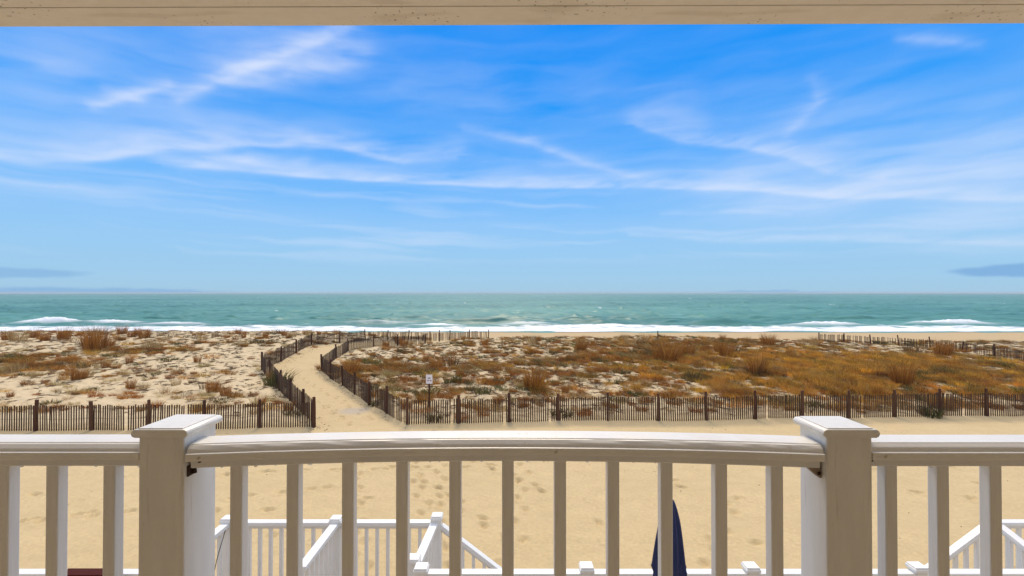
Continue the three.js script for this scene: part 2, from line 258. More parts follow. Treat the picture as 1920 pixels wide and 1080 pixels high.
const FLOOR = EYE - 1.36, BACK = 1.45;
{
  const H = thing('beach_house', 'cream covered balcony of a beach house, seen from within', 'house', [0, 0, BACK]);
  mesh('lower_wall', box(24, FLOOR - .26, .2, 0, (FLOOR - .26) / 2, .1), M.vinyl, H);
  mesh('balcony_wall', box(24, 8.2 - FLOOR + .26, .2, 0, (8.2 + FLOOR - .26) / 2 + .002, .1), M.siding, H);
  mesh('ceiling', box(9.6, .12, BACK + 1.16, 0, EYE + .78, -(BACK + 1.16) / 2 - .003), M.ceiling, H);
  for (let k = 0; k < 19; k++) mesh('deck_board', box(9.56, .03, .134, 0, FLOOR - .015, -.075 - k * .14), M.deck, H);
  mesh('floor_frame', box(9.57, .22, BACK + 1.2, 0, FLOOR - .145, -(BACK + 1.2) / 2 - .005), M.vinylFar, H);
  // header across the opening: an inner board on a wider soffit board with a groove between them
  const b = new THREE.Group(); b.name = 'header_beam'; b.position.set(0, EYE + .6385, -BACK); b.rotation.z = .0033; H.add(b);
  const g1 = new RoundedBoxGeometry(9.58, .17, .075, 2, .0015); g1.translate(0, .085, -1.108);
  const uv = g => { const P = g.attributes.position, N = g.attributes.normal, U = g.attributes.uv; for (let i = 0; i < P.count; i++) U.setXY(i, P.getX(i) / 1.3, (Math.abs(N.getY(i)) > .5 ? P.getZ(i) : P.getY(i)) / .65); return g; };
  mesh('soffit_board', uv(g1), M.beam, b);
  const g2 = new RoundedBoxGeometry(9.58, .14, .03, 2, .0015); g2.translate(0, .0712, -1.0550); mesh('inner_trim', uv(g2), M.beam, b);
}

// ------------------------------------------------------------------ balcony railing
function sweep(profile, path) {                     // profile [depth, up], path [x, D] with end caps
  const n = profile.length, m = path.length, P = [], U = [], I = [];
  const T = path.map((_, i) => { const a = path[Math.max(0, i - 1)], b = path[Math.min(m - 1, i + 1)], l = Math.hypot(b[0] - a[0], b[1] - a[1]); return [(b[0] - a[0]) / l, (b[1] - a[1]) / l]; });
  let s = 0;
  for (let i = 0; i < m; i++) { if (i) s += Math.hypot(path[i][0] - path[i - 1][0], path[i][1] - path[i - 1][1]); let v = 0;
    for (let k = 0; k <= n; k++) { const [d, y] = profile[k % n]; if (k) v += Math.hypot(d - profile[(k - 1) % n][0], y - profile[(k - 1) % n][1]); P.push(path[i][0] - T[i][1] * d, y, -(path[i][1] + T[i][0] * d)); U.push(s / .8, v / .8); } }
  for (let i = 0; i < m - 1; i++) for (let k = 0; k < n; k++) { const a = i * (n + 1) + k, b = a + n + 1; I.push(a, b, a + 1, a + 1, b, b + 1); }
  const tri = THREE.ShapeUtils.triangulateShape(profile.map(p => new THREE.Vector2(...p)), []);
  for (const [i, flip] of [[0, 0], [m - 1, 1]]) { const o = P.length / 3; for (let k = 0; k < n; k++) { const q = (i * (n + 1) + k) * 3; P.push(P[q], P[q + 1], P[q + 2]); U.push(profile[k][0] / .8, profile[k][1] / .8); } for (const t of tri) flip ? I.push(o + t[0], o + t[2], o + t[1]) : I.push(o + t[0], o + t[1], o + t[2]); }
  const g = new THREE.BufferGeometry(); g.setAttribute('position', new THREE.Float32BufferAttribute(P, 3)); g.setAttribute('uv', new THREE.Float32BufferAttribute(U, 2)); g.setIndex(I);
  const c = g.toNonIndexed(); c.computeVertexNormals(); return creased(c, .6);
}
function creased(g, a) { return toCreasedNormals(g, a); }
// profiles, depth measured from the face of the lower rail, up measured from the eye
const HAND = [[.058, -.3405], [.062, -.344], [.062, -.3745], [-.0205, -.3745], [-.0238, -.3728], [-.0245, -.370], [-.0245, -.3594], [-.0236, -.3576], [-.0218, -.3568], [-.0180, -.3564], [-.0172, -.3540], [-.0152, -.3500], [-.0120, -.3462], [-.0082, -.3433], [-.0044, -.3416], [-.0038, -.3424], [-.0016, -.3424], [-.0008, -.3405]];
const UNDER = [[.046, -.3748], [.046, -.3965], [.0035, -.3965], [0, -.394], [0, -.3748]];
const rounded = (w, d, r, n = 3) => { const s = new THREE.Shape(), x = w / 2, y = d / 2; s.moveTo(-x + r, -y); s.lineTo(x - r, -y); s.absarc(x - r, -y + r, r, -Math.PI / 2, 0); s.lineTo(x, y - r); s.absarc(x - r, y - r, r, 0, Math.PI / 2); s.lineTo(-x + r, y); s.absarc(-x + r, y - r, r, Math.PI / 2, Math.PI); s.lineTo(-x, -y + r); s.absarc(-x + r, -y + r, r, Math.PI, Math.PI * 1.5); return s; };
const upright = (w, d, h, r) => { const g = new THREE.ExtrudeGeometry(rounded(w, d, r), { depth: h, bevelEnabled: false, curveSegments: 4 }); g.rotateX(-Math.PI / 2); return toCreasedNormals(g, .7); };
{
  const R = thing('balcony_railing', 'white balcony railing with a bowed middle section between two square posts', 'railing', [0, FLOOR, 0]);
  const L = EYE - FLOOR, up = g => { g.translate(0, L, 0); return g; };
  const chord = [-.724, .694], sag = .046, bow = x => 1.092 + sag * (1 - ((x - (chord[0] + chord[1]) / 2) / ((chord[1] - chord[0]) / 2)) ** 2);
  const arc = [...Array(41).keys()].map(i => { const x = lerp(chord[0], chord[1], i / 40); return [x, bow(x)]; });
  const rails = [[[[-4.6, 1.106], [-.834, 1.106]], -1], [arc, 0], [[[.805, 1.104], [4.6, 1.104]], 1]];
  for (const [p] of rails) {
    const h = mesh('handrail', up(sweep(HAND, p)), M.vinyl, R); mesh('lower_rail', up(sweep(UNDER, p)), M.vinyl, h);
    mesh('bottom_rail', up(sweep([[.05, -1.24], [.05, -1.285], [0, -1.285], [0, -1.24]], p)), M.vinyl, R);
  }
  const bal = new RoundedBoxGeometry(.0283, .848, .0283, 3, .0032); bal.translate(0, .424, 0);
  const spots = [];
  for (const u of [-2.42, -2.29, -2.165, -2.04, -1.915, -1.79, -1.665, -1.54, -1.415, -1.29, -1.176, -1.0625, -.9305]) spots.push([u, 1.118]);
  for (const px of [-.6355, -.5115, -.386, -.2605, -.1352, -.0098, .1146, .2399, .3636, .4875, .6105]) spots.push([px, bow(px) + .012]);
  for (const u of [.8745, .994, 1.1155, 1.24, 1.365, 1.49, 1.615, 1.74, 1.865, 1.99, 2.115, 2.24, 2.365]) spots.push([u, 1.116]);
  for (let k = 1; k < 17; k++) { spots.push([-2.42 - k * .125, 1.118]); spots.push([2.365 + k * .125, 1.116]); }
  for (const [x, d] of spots) { const m = mesh('baluster', bal, M.vinyl, R); m.position.set(x, L - 1.243, -(d + .0142)); }
  // drops of rain under the rails
  const r = rng(12), dg = new THREE.SphereGeometry(1, 10, 6);
  for (let k = 0; k < 46; k++) { const x = lerp(-1.2, 1.2, r()); if (Math.abs(Math.abs(x) - .77) < .06 || spots.some(s => Math.abs(s[0] - x) < .022)) continue; const d = x < -.8 ? 1.106 : x > .8 ? 1.104 : bow(x); const m = mesh('water_drop', dg, M.water, R); const w = .0022 + .0022 * r(); m.scale.set(w, w * .8, w); m.position.set(x, L - .3965 - w * .25, -(d + .006 + .006 * r())); }
  const post = (x0, x1, d0, d1, s) => {
    const w = x1 - x0, cx = (x0 + x1) / 2, cd = (d0 + d1) / 2;
    const p = mesh('post', rbox(w, L - .3205, d1 - d0, 0, (L - .3205) / 2, 0, .004, 3), M.vinyl, R); p.position.set(cx, 0, -cd);
    const c0 = L - .3205;
    const prof = [[0, 0], [w / 2 + .0035, 0], [w / 2 + .008, .002], [w / 2 + .0105, .006], [w / 2 + .0105, .0095], [w / 2 + .008, .0135], [w / 2 + .0045, .0155], [0, .0155]];
    const sh = new THREE.Shape(); sh.moveTo(-prof[1][0], 0); for (const q of prof.slice(1)) sh.lineTo(q[0], q[1]); for (const q of prof.slice(1).reverse()) sh.lineTo(-q[0], q[1]);
    const cg = new THREE.ExtrudeGeometry(sh, { depth: d1 - d0 + .012, bevelEnabled: true, bevelThickness: .002, bevelSize: .0015, bevelSegments: 2 }); cg.translate(0, 0, -(d1 - d0 + .012) / 2);
    const cap = mesh('cap', toCreasedNormals(cg, .6), M.vinyl, p); cap.position.set(0, c0, 0);
    mesh('cap_lid', rbox(w - .002, .0028, d1 - d0 + .006, 0, c0 + .0155 + .0024, 0, .001), M.vinyl, p);
    mesh('lid_joint', box(w - .008, .0012, d1 - d0 + .002, 0, c0 + .0161, 0), M.black, p);
    return p;
  };
  const pl = post(-.833, -.7315, 1.08, 1.197, 1), pr = post(.7017, .8038, 1.08, 1.181, -1);
  for (const x of [-4.65, 4.65]) { const p = mesh('post', rbox(.1, L - .3205, .11, 0, (L - .3205) / 2, 0, .004, 3), M.vinyl, R); p.position.set(x, 0, -1.135); mesh('cap', rbox(.12, .018, .13, 0, L - .3115, 0, .006), M.vinyl, p); }
  // screw, bracket tab and rust at the ends of the bowed rail
  const head = new THREE.CylinderGeometry(.0034, .0034, .004, 12); head.rotateX(Math.PI / 2);
  const sc = mesh('screw', head, M.rust, R); sc.position.set(-.7045, L - .380, -1.0925);
  const tab = mesh('bracket', rbox(.003, .024, .03, 0, 0, 0, .001), M.rust, R); tab.position.set(-.7295, L - .402, -1.104);
  const lump = new THREE.IcosahedronGeometry(.006, 1); { const P = lump.attributes.position; for (let i = 0; i < P.count; i++) { const k = 1 + .5 * noise(P.getX(i) * 400, P.getY(i) * 400 + P.getZ(i) * 300); P.setXYZ(i, P.getX(i) * k, P.getY(i) * k, P.getZ(i) * k * .6); } lump.computeVertexNormals(); }
  const b2 = mesh('rusty_bolt', lump, M.rust, R); b2.position.set(-.724, L - .406, -1.104);
  const ts = new THREE.Shape(); ts.moveTo(0, 0); ts.lineTo(-.028, 0); ts.lineTo(-.003, -.021); ts.lineTo(0, -.021);
  const tg = new THREE.ExtrudeGeometry(ts, { depth: .02, bevelEnabled: true, bevelSize: .001, bevelThickness: .001, bevelSegments: 1 });
  const t2 = mesh('bracket', tg, new THREE.MeshStandardMaterial({ color: col(.35, .28, .22), metalness: .6, roughness: .55 }), R); t2.position.set(.7005, L - .3975, -1.118);
  const b3 = mesh('rusty_bolt', lump, M.rust, R); b3.position.set(.694, L - .408, -1.094); b3.scale.setScalar(.7);
  const sc2 = mesh('screw', head, M.rust, R); sc2.position.set(.8185, L - .381, -1.103); sc2.rotation.z = .5;
}

// ------------------------------------------------------------------ lower deck with landings and stairs
const LOW = EYE - 3.55;
{
  const d = thing('lower_deck', 'grey timber deck below the balcony with two landings', 'deck', [0, 0, 0]);
  for (let k = 0; k < 41; k++) mesh('deck_board', box(18, .03, .134, 0, LOW - .015, BACK - .1 - k * .14), M.deck, d);
  mesh('deck_frame', box(17.9, .2, 5.6, 0, LOW - .135, BACK - 2.83), M.vinylFar, d);
  for (const [a, b] of [[-3.22, -.78], [5.28, 9]]) { for (let k = 0; k < 7; k++) mesh('deck_board', box(b - a, .03, .134, (a + b) / 2, LOW - .015, -4.60 - k * .14), M.deck, d); mesh('deck_frame', box(b - a - .01, .2, .98, (a + b) / 2, LOW - .135, -4.98), M.vinylFar, d); }
  for (const x of [-8.5, -3.1, -.9, 2.5, 5.4, 8.5]) mesh('support_post', box(.14, LOW - .2, .14, x, (LOW - .2) / 2 - .05, -4.2), M.vinylFar, d);
  for (const x of [-3.1, -.9, 5.4, 8.5]) mesh('support_post', box(.14, LOW - .2, .14, x, (LOW - .2) / 2 - .05, -5.3), M.vinylFar, d);
}
const balLow = new THREE.BoxGeometry(.034, 1, .034), RT = EYE - 2.54;                // rail top
function railRun(T, a, b, { ya = RT, yb = RT, pitch = .1185, bottom = .86, from = .12, to = .12 } = {}) {    // a, b = [x, D]
  const dx = b[0] - a[0], dz = -(b[1] - a[1]), l = Math.hypot(dx, dz), ang = Math.atan2(-dz, dx), tilt = Math.atan2(yb - ya, l), len = Math.hypot(l, yb - ya);
  for (const [nm, w, h, drop] of [['rail', .088, .046, .023], ['rail_underside', .05, .03, .0615], ['bottom_rail', .05, .045, bottom]]) {
    const g = new RoundedBoxGeometry(len, h, w, 2, .008); const m = mesh(nm, g, M.vinylFar, T); m.rotation.order = 'YZX'; m.rotation.y = ang; m.rotation.z = tilt; m.position.set((a[0] + b[0]) / 2, (ya + yb) / 2 - drop, -(a[1] + b[1]) / 2); }
  const n = Math.floor((l - from - to) / pitch);
  for (let k = 0; k <= n; k++) { const t = (from + k * pitch) / l, m = mesh('baluster', balLow, M.vinylFar, T), top = lerp(ya, yb, t) - .07; m.scale.y = bottom - .07; m.position.set(lerp(a[0], b[0], t), top - (bottom - .07) / 2, -lerp(a[1], b[1], t)); m.rotation.y = ang; }
}
const capLow = (() => { const a = rbox(.128, .03, .128, 0, 0, 0, .006), b = rbox(.116, .018, .116, 0, .022, 0, .007); return mergeGeometries([a, b]); })();
function lowPost(T, x, D, top, base) { const h = top - base; const p = mesh('post', rbox(.1, h, .1, 0, h / 2, 0, .005), M.vinylFar, T); p.position.set(x, base, -D); const c = mesh('cap', capLow, M.vinylFar, p); c.position.y = h + .014; return p; }
{
  const f = thing('deck_railing', 'long white railing along the front edge of the lower deck behind the umbrella', 'railing');
  railRun(f, [-9, 4.43], [-3.22, 4.43]); railRun(f, [-.78, 4.43], [8.9, 4.43]);
  for (const x of [-7.2, -5.2, .68, 2.18, 3.70, 5.2, 7.2]) lowPost(f, x, 4.43, RT + .015, LOW);
  lowPost(f, -.825, 4.42, RT + .012, LOW); lowPost(f, -3.17, 4.42, RT + .012, LOW);
  const a = thing('landing_railing', 'white landing railing with three arms meeting the back rail beside the footprints', 'railing');
  railRun(a, [-3.16, 5.4], [-.9, 5.4]); railRun(a, [-3.16, 5.36], [-3.16, 4.5]); railRun(a, [-1.957, 5.36], [-1.957, 4.5]); railRun(a, [-.86, 5.36], [-.90, 4.55]);
  lowPost(a, -.835, 5.4, RT + .03, LOW); lowPost(a, -3.16, 5.4, RT, LOW); lowPost(a, -1.957, 5.4, RT, LOW); lowPost(a, -.925, 4.56, RT + .02, LOW);
  const b = thing('landing_railing', 'white landing railing whose arm slopes down toward the deck, far from the umbrella', 'railing');
  railRun(b, [5.40, 5.4], [8.6, 5.4]); railRun(b, [5.36, 5.34], [5.36, 4.5], { yb: RT - .26 });
  lowPost(b, 5.34, 5.4, RT - .02, LOW); lowPost(b, 8.65, 5.4, RT, LOW);
  const stair = (label, x, s, k) => {
    const t = thing('beach_stair', label, 'stair', [0, 0, 0]); const run = 2.95, drop = k * run;
    railRun(t, [x + s * .05, 5.4], [x + s * run, 5.4], { ya: RT - .03, yb: RT - .03 - drop, bottom: .8 });
    lowPost(t, x + s * (run + .05), 5.4, RT - drop, -.1);
    const nt = 11; for (let i = 1; i < nt; i++) mesh('tread', box(.29, .04, .86, x + s * i * .265, LOW - i * LOW / nt, -4.93), M.deck, t);
    for (const D of [4.52, 5.375]) { const l = Math.hypot(run, LOW), g = new THREE.BoxGeometry(l, .26, .04); const m = mesh('stringer', g, M.vinylFar, t); m.position.set(x + s * run / 2, LOW / 2 - .14, -D); m.rotation.z = -s * Math.atan2(LOW, run); }
  };
  stair('white stair running down past footprints on the umbrella side of its landing', -.835, 1, .75);
  stair('white stair running down toward the umbrella from the landing with the sloping arm', 5.34, -1, .72);
  const wpts = [[-3.13, RT - .05, 5.3], [-3.10, RT - .26, 5.1], [-3.06, RT - .55, 4.9]].map(p => new THREE.Vector3(p[0], p[1], -p[2]));
  lone('loose_wire', new THREE.TubeGeometry(new THREE.CatmullRomCurve3(wpts), 12, .004, 5), M.black, 'thin dark wire hanging from the corner of the landing railing', 'wire');
  // dark red bar table at the deck rail
  const bt = thing('bar_table', 'dark red wooden bar table against the lower deck railing', 'table', [-3.74, LOW, -4.28]);
  const bh = 1.092; mesh('table_top', rbox(.44, .05, .11, 0, bh - .025, 0, .006), M.mahogany, bt);
  for (const [x, z] of [[-.17, 0], [.17, 0]]) mesh('leg', box(.05, bh - .05, .05, x, (bh - .05) / 2, z), M.mahogany, bt);
}
// ------------------------------------------------------------------ closed navy parasol
{
  const D = 2.7, W = .93, T = thing('patio_umbrella', 'closed navy blue patio umbrella standing on the lower deck', 'umbrella', [.878, LOW, -D]);
  T.scale.set(W, 1, W); const topY = EYE - 1.14 - LOW;
  const canopy = (y0, y1, rad, fold, seed, n = 26) => { const P = [], I = [], m = 96; for (let j = 0; j <= n; j++) { const t = j / n; for (let i = 0; i <= m; i++) { const a = i / m * Math.PI * 2, f = Math.cos(a * 8 + .7 * Math.sin(t * 3 + seed) + .5 * Math.sin(a + seed)), R = rad(t) * (1 + fold * Math.min(1, t * 3) * (f * .5 + .25 * Math.cos(a * 3 + seed + t * 2))); P.push(Math.cos(a) * R, lerp(y0, y1, t) + (t > .9 ? (t - .9) * .35 * f : 0), Math.sin(a) * R); if (i && j) { const q = (j - 1) * (m + 1) + i - 1, w = j * (m + 1) + i - 1; I.push(q, q + 1, w, q + 1, w + 1, w); } } } const g = new THREE.BufferGeometry(); g.setAttribute('position', new THREE.Float32BufferAttribute(P, 3)); g.setIndex(I); g.computeVertexNormals(); return g; };
  mesh('vent_cap', canopy(topY, topY - .415, t => .004 + .083 * Math.pow(t, .42) + .006 * t, .26, 1), M.navy, T);
  mesh('canopy', canopy(topY - .33, topY - 1.25, t => .078 + .05 * Math.sin(Math.PI * Math.min(1, t * .75 + .05)) - .03 * t, .30, 4), M.navy, T);
  const fin = new THREE.LatheGeometry([[.0, .045], [.008, .04], [.011, .03], [.007, .018], [.013, .008], [.014, -.01]].map(p => new THREE.Vector2(p[0], p[1])), 14); const fm = mesh('finial', fin, M.black, T); fm.position.y = topY - .012;
  const pole = new THREE.CylinderGeometry(.019, .019, topY - .12, 14); pole.translate(0, (topY - .12) / 2 + .05, 0); mesh('pole', pole, M.black, T);
  const bs = new THREE.LatheGeometry([[0, .06], [.03, .06], [.04, .05], [.22, .035], [.24, .02], [.24, 0], [0, 0]].map(p => new THREE.Vector2(p[0], p[1])), 28); mesh('base', bs, M.black, T);
}

// ------------------------------------------------------------------ sand fences of wired slats
const fenceTex = tex(128, 256, (u, v, o) => { const k = .8 + .5 * tfbm(u, v * .15, 22, 3) + .2 * tfbm(u, v, 5, 2, 4); o[0] = k; o[1] = k * .96; o[2] = k * .92; }, {});
const slatMats = [[.09, .045, .02], [.115, .06, .027], [.07, .033, .014], [.14, .08, .04]].map(c => new THREE.MeshStandardMaterial({ color: col(...c), map: fenceTex, roughness: .9 }));
const postMats = [[.095, .034, .013], [.12, .045, .017], [.15, .07, .032]].map(c => new THREE.MeshStandardMaterial({ color: col(...c), map: fenceTex, roughness: .9 }));
M.wire = new THREE.MeshStandardMaterial({ color: col(.10, .085, .07), roughness: .6, metalness: .6 });
const slatGeo = [1.10, 1.12, 1.14].map(h => { const g = new THREE.BoxGeometry(.054, h, .009); g.translate(0, h / 2, 0); return g; });
const postGeo = (() => { const g = new THREE.CylinderGeometry(.055, .066, 1.42, 10, 3); g.translate(0, .56, 0); const P = g.attributes.position; for (let i = 0; i < P.count; i++) { const y = P.getY(i); P.setX(i, P.getX(i) + .008 * noise(y * 2, 3)); if (y > 1.2) P.setY(i, y + .012 * noise(P.getX(i) * 30, P.getZ(i) * 30)); } return toCreasedNormals(g, .8); })();
const postGeoSq = (() => { const g = new RoundedBoxGeometry(.095, 1.42, .06, 1, .006); g.translate(0, .56, 0); return g; })();
const fenceRand = rng(31);
function fence(label, pts, { pitch = .0995, k = 1, lean = .03, gaps = .02, first = true, square = 0 } = {}) {
  const [x0, D0] = pts[0], T = thing('sand_fence', label, 'fence', [x0, height(x0, D0), -D0], 'slat fences on the dunes');
  const o = T.position, r = fenceRand;
  pts.forEach(([x, D], i) => { if (!i && !first) return; const p = mesh('post', r() < square ? postGeoSq : postGeo, postMats[Math.floor(r() * 3)], T); p.position.set(x - o.x, height(x, D) - o.y - (1 - k) * .6, -D - o.z); p.rotation.set((r() - .5) * lean * 2, r() * 6, (r() - .5) * lean * 2); const s = .95 + .35 * r(); p.scale.set(s, .96 + .09 * r(), s); });
  const W = [[], [], []];
  for (let i = 0; i < pts.length - 1; i++) {
    const a = pts[i], b = pts[i + 1], l = Math.hypot(b[0] - a[0], b[1] - a[1]), n = Math.max(2, Math.round(l / pitch)), ang = Math.atan2(b[1] - a[1], b[0] - a[0]), nrm = [-(b[1] - a[1]) / l, (b[0] - a[0]) / l];
    const bulge = (r() - .5) * .16, ln = (r() - .5) * .10;
    for (let j = 0; j <= n; j++) {
      const t = j / n, sg = Math.sin(Math.PI * t), x = lerp(a[0], b[0], t) + nrm[0] * bulge * sg, D = lerp(a[1], b[1], t) + nrm[1] * bulge * sg, y = height(x, D) - .03 - .035 * sg - (1 - k) * .85;
      for (let w = 0; w < 3; w++) W[w].push(new THREE.Vector3(x - o.x, y + [.12, .55, .98][w] + .012 * noise(j * .7, w + i * 3) - o.y, -D - o.z));
      if (j === 0 || j === n || r() < gaps) continue;
      const m = mesh('slat', slatGeo[Math.floor(r() * 3)], slatMats[Math.floor(r() * 4)], T);
      m.position.set(x - o.x, y - o.y + (r() - .5) * .03, -D - o.z); m.rotation.set((r() - .5) * .03, ang + (r() - .5) * .15, ln * .5 + (r() - .5) * .03);
    }
  }
  for (const P of W) mesh('wire', new THREE.TubeGeometry(new THREE.CatmullRomCurve3(P, false, 'catmullrom', .1), Math.min(160, P.length), .005, 4), M.wire, T);
}
{
  const front = []; for (let i = 0; i <= 13; i++) { const x = -4.69 + i * 2.28; front.push([x + .05 * noise(i * 3.1, 2), lerp(21.66, 22.25, clamp(i / 3)) + .9 * sstep(4, 13, i)]); }
  fence('straight slat fence along the front of the dune with the white sign behind it', front, { square: .5 });
  const left = []; for (let i = 0; i <= 6; i++) left.push([-8.67 - i * 2.33 + .06 * noise(i * 2.3, 8), 21.2 - i * .115]);
  fence('straight slat fence along the front of the paler, higher dune', left, { lean: .04 });
  fence('slat fence up the side of the path below the higher dune, with the dark bush', [[-8.72, 21.3], [-10.1, 23.4], [-12.1, 26.4], [-13.9, 28.9], [-16.5, 33], [-18.4, 35.6]], { first: false, lean: .06 });
  fence('slat fence round the bend of the path at the foot of the higher dune', [[-18.45, 35.75], [-18.7, 39.1], [-19.2, 43], [-19.8, 47.7], [-17.9, 50.2], [-16.2, 53.4]], { first: false, lean: .06, k: .95 });
  fence('slat fence up the path on the side with the sign and rust coloured grass', [[-4.76, 21.75], [-6.10, 23.6], [-7.5, 25.4], [-9.1, 28], [-10.75, 30.7], [-12.45, 33.2], [-14.2, 36.1]], { first: false, lean: .07, gaps: .05 });
  fence('slat fence from the inner bend of the path to the dune crest', [[-14.25, 36.25], [-15.1, 41.4], [-15.6, 46], [-14.2, 49.6], [-12.3, 52], [-9.8, 54.6]], { first: false, lean: .06, k: .92 });
  fence('half buried slat fence on the dune crest by the beach, end of the path', [[-16.0, 53.6], [-14.3, 55.6], [-12.3, 57.4], [-9.9, 58.2], [-7.6, 58.6], [-5.2, 58.9], [-2.9, 59.2]], { first: false, lean: .09, k: .82, gaps: .35 });
  fence('broken slat fence beyond the golden grass at the edge of the beach', [[43.4, 41], [44.9, 45], [45.6, 49], [45, 52], [43.5, 54.3], [41.6, 56], [39.4, 57.3], [37, 58.2]], { lean: .1, k: .76, gaps: .35 });
  const lonePost = (x, D, h, label) => { const T = lone('marker_post', postGeo, postMats[1], label, 'post'); T.position.set(x, height(x, D) + h - 1.25, -D); };
  lonePost(-8.6, 57.2, 1.35, 'tall dark post rising above the half buried crest fence'); lonePost(16.9, 56, .95, 'lone dark post on the sandy crest among rust grass');
}
// ------------------------------------------------------------------ small sign behind the front fence
{
  const x = -4.14, D = 24.2, y = height(x, D), T = thing('notice_sign', 'small white notice sign on a dark post behind the slat fence', 'sign', [x, y, -D]);
  const topH = EYE - (702 - 549) / 905 * D - y;
  mesh('sign_post', rbox(.075, topH - .05, .06, 0, (topH - .05) / 2 - .1, 0, .006), postMats[0], T);
  const c = document.createElement('canvas'); c.width = 96; c.height = 136; const k = c.getContext('2d'); k.fillStyle = '#f1eaea'; k.fillRect(0, 0, 96, 136);
  k.fillStyle = '#2c2b3c'; k.font = 'bold 30px sans-serif'; for (const [bx, by, w, h] of [[30, 42, 7, 22], [37, 48, 6, 11], [43, 44, 5, 19], [52, 42, 7, 13], [55, 50, 9, 8], [60, 42, 6, 22]]) k.fillRect(bx, by, w, h);
  k.fillStyle = '#7c4a5e'; for (const [bx, w] of [[18, 8], [29, 9], [41, 6]]) k.fillRect(bx, 80, w, 17); k.fillStyle = '#77333b'; for (const [bx, w] of [[58, 7], [67, 9], [78, 6]]) k.fillRect(bx, 79, w, 18);
  const t = new THREE.CanvasTexture(c); t.colorSpace = THREE.SRGBColorSpace;
  const white = new THREE.MeshStandardMaterial({ color: col(.8, .79, .8), roughness: .5 }), face = new THREE.MeshStandardMaterial({ map: t, roughness: .5 });
  mesh('sign_board', rbox(.32, .455, .012, 0, topH - .2275, .037, .004), white, T);
  const f = new THREE.PlaneGeometry(.312, .447); f.translate(0, topH - .2275, .0445); mesh('sign_print', f, face, T);
}

// ------------------------------------------------------------------ dune grass
function tuft(seed, n, h, spread, width, lean, palette, stiff = .5) {
  const r = rng(seed), P = [], C = [], I = [];
  for (let b = 0; b < n; b++) {
    const a = r() * 6.283, rr = Math.sqrt(r()) * spread, bx = Math.cos(a) * rr, bz = Math.sin(a) * rr, dir = a + (r() - .5) * 1.6, L = h * (.45 + .6 * r()), bend = lean * (.3 + r()), w = width * (.6 + .7 * r()), c = palette[Math.floor(r() * palette.length)], v = .8 + .4 * r(), face = r() * 3.14;
    const ex = Math.cos(dir), ez = Math.sin(dir), wx = Math.cos(face) * w / 2, wz = Math.sin(face) * w / 2, o = P.length / 3;
    for (const [t, k] of [[-.06, 1], [.55, .8]]) { const y = L * t * (1 - .12 * bend), s = L * bend * Math.pow(Math.max(0, t), 1 / stiff) * .7; P.push(bx + ex * s - wx * k, y, bz + ez * s - wz * k, bx + ex * s + wx * k, y, bz + ez * s + wz * k); }
    P.push(bx + ex * L * bend * .85, L * (1 - .35 * bend * bend), bz + ez * L * bend * .85);
    for (let q = 0; q < 5; q++) C.push(c[0] * v, c[1] * v, c[2] * v);
    I.push(o, o + 1, o + 2, o + 1, o + 3, o + 2, o + 2, o + 3, o + 4);
  }
  const g = new THREE.BufferGeometry(); g.setAttribute('position', new THREE.Float32BufferAttribute(P, 3)); g.setAttribute('color', new THREE.Float32BufferAttribute(C, 3)); g.setIndex(I); g.computeVertexNormals(); return g;
}
M.grass = new THREE.MeshPhysicalMaterial({ vertexColors: true, roughness: .95, transmission: .4, thickness: 0, side: THREE.DoubleSide, specularIntensity: .2 });
const PAL = {
  gold: [[.56, .28, .04], [.46, .23, .035], [.60, .36, .09], [.36, .17, .03]],
  rust: [[.36, .15, .025], [.28, .105, .02], [.44, .22, .045], [.20, .075, .02]],
  tan: [[.44, .31, .14], [.36, .24, .10], [.30, .20, .09], [.50, .38, .20]],
  dark: [[.10, .06, .03], [.14, .085, .04], [.075, .05, .028], [.19, .12, .06]],
  green: [[.085, .095, .03], [.06, .075, .03], [.12, .11, .035], [.19, .14, .05]],
};
const kinds = {};
for (const [k, seeds, n, h, sp, w, ln, st] of [['gold', [1, 2, 3, 4], 190, 1, .46, .014, .8, .5], ['rust', [5, 6, 7, 8], 260, 1, .32, .013, .55, .6], ['tan', [9, 10, 11, 12], 170, 1, .36, .012, .65, .6], ['dark', [13, 14, 15, 16], 80, 1, .38, .016, .85, .6], ['green', [17, 18, 19, 20], 160, 1, .55, .035, .8, .5]]) kinds[k] = seeds.map(s => tuft(s, n, h, sp, w, ln, PAL[k], st));
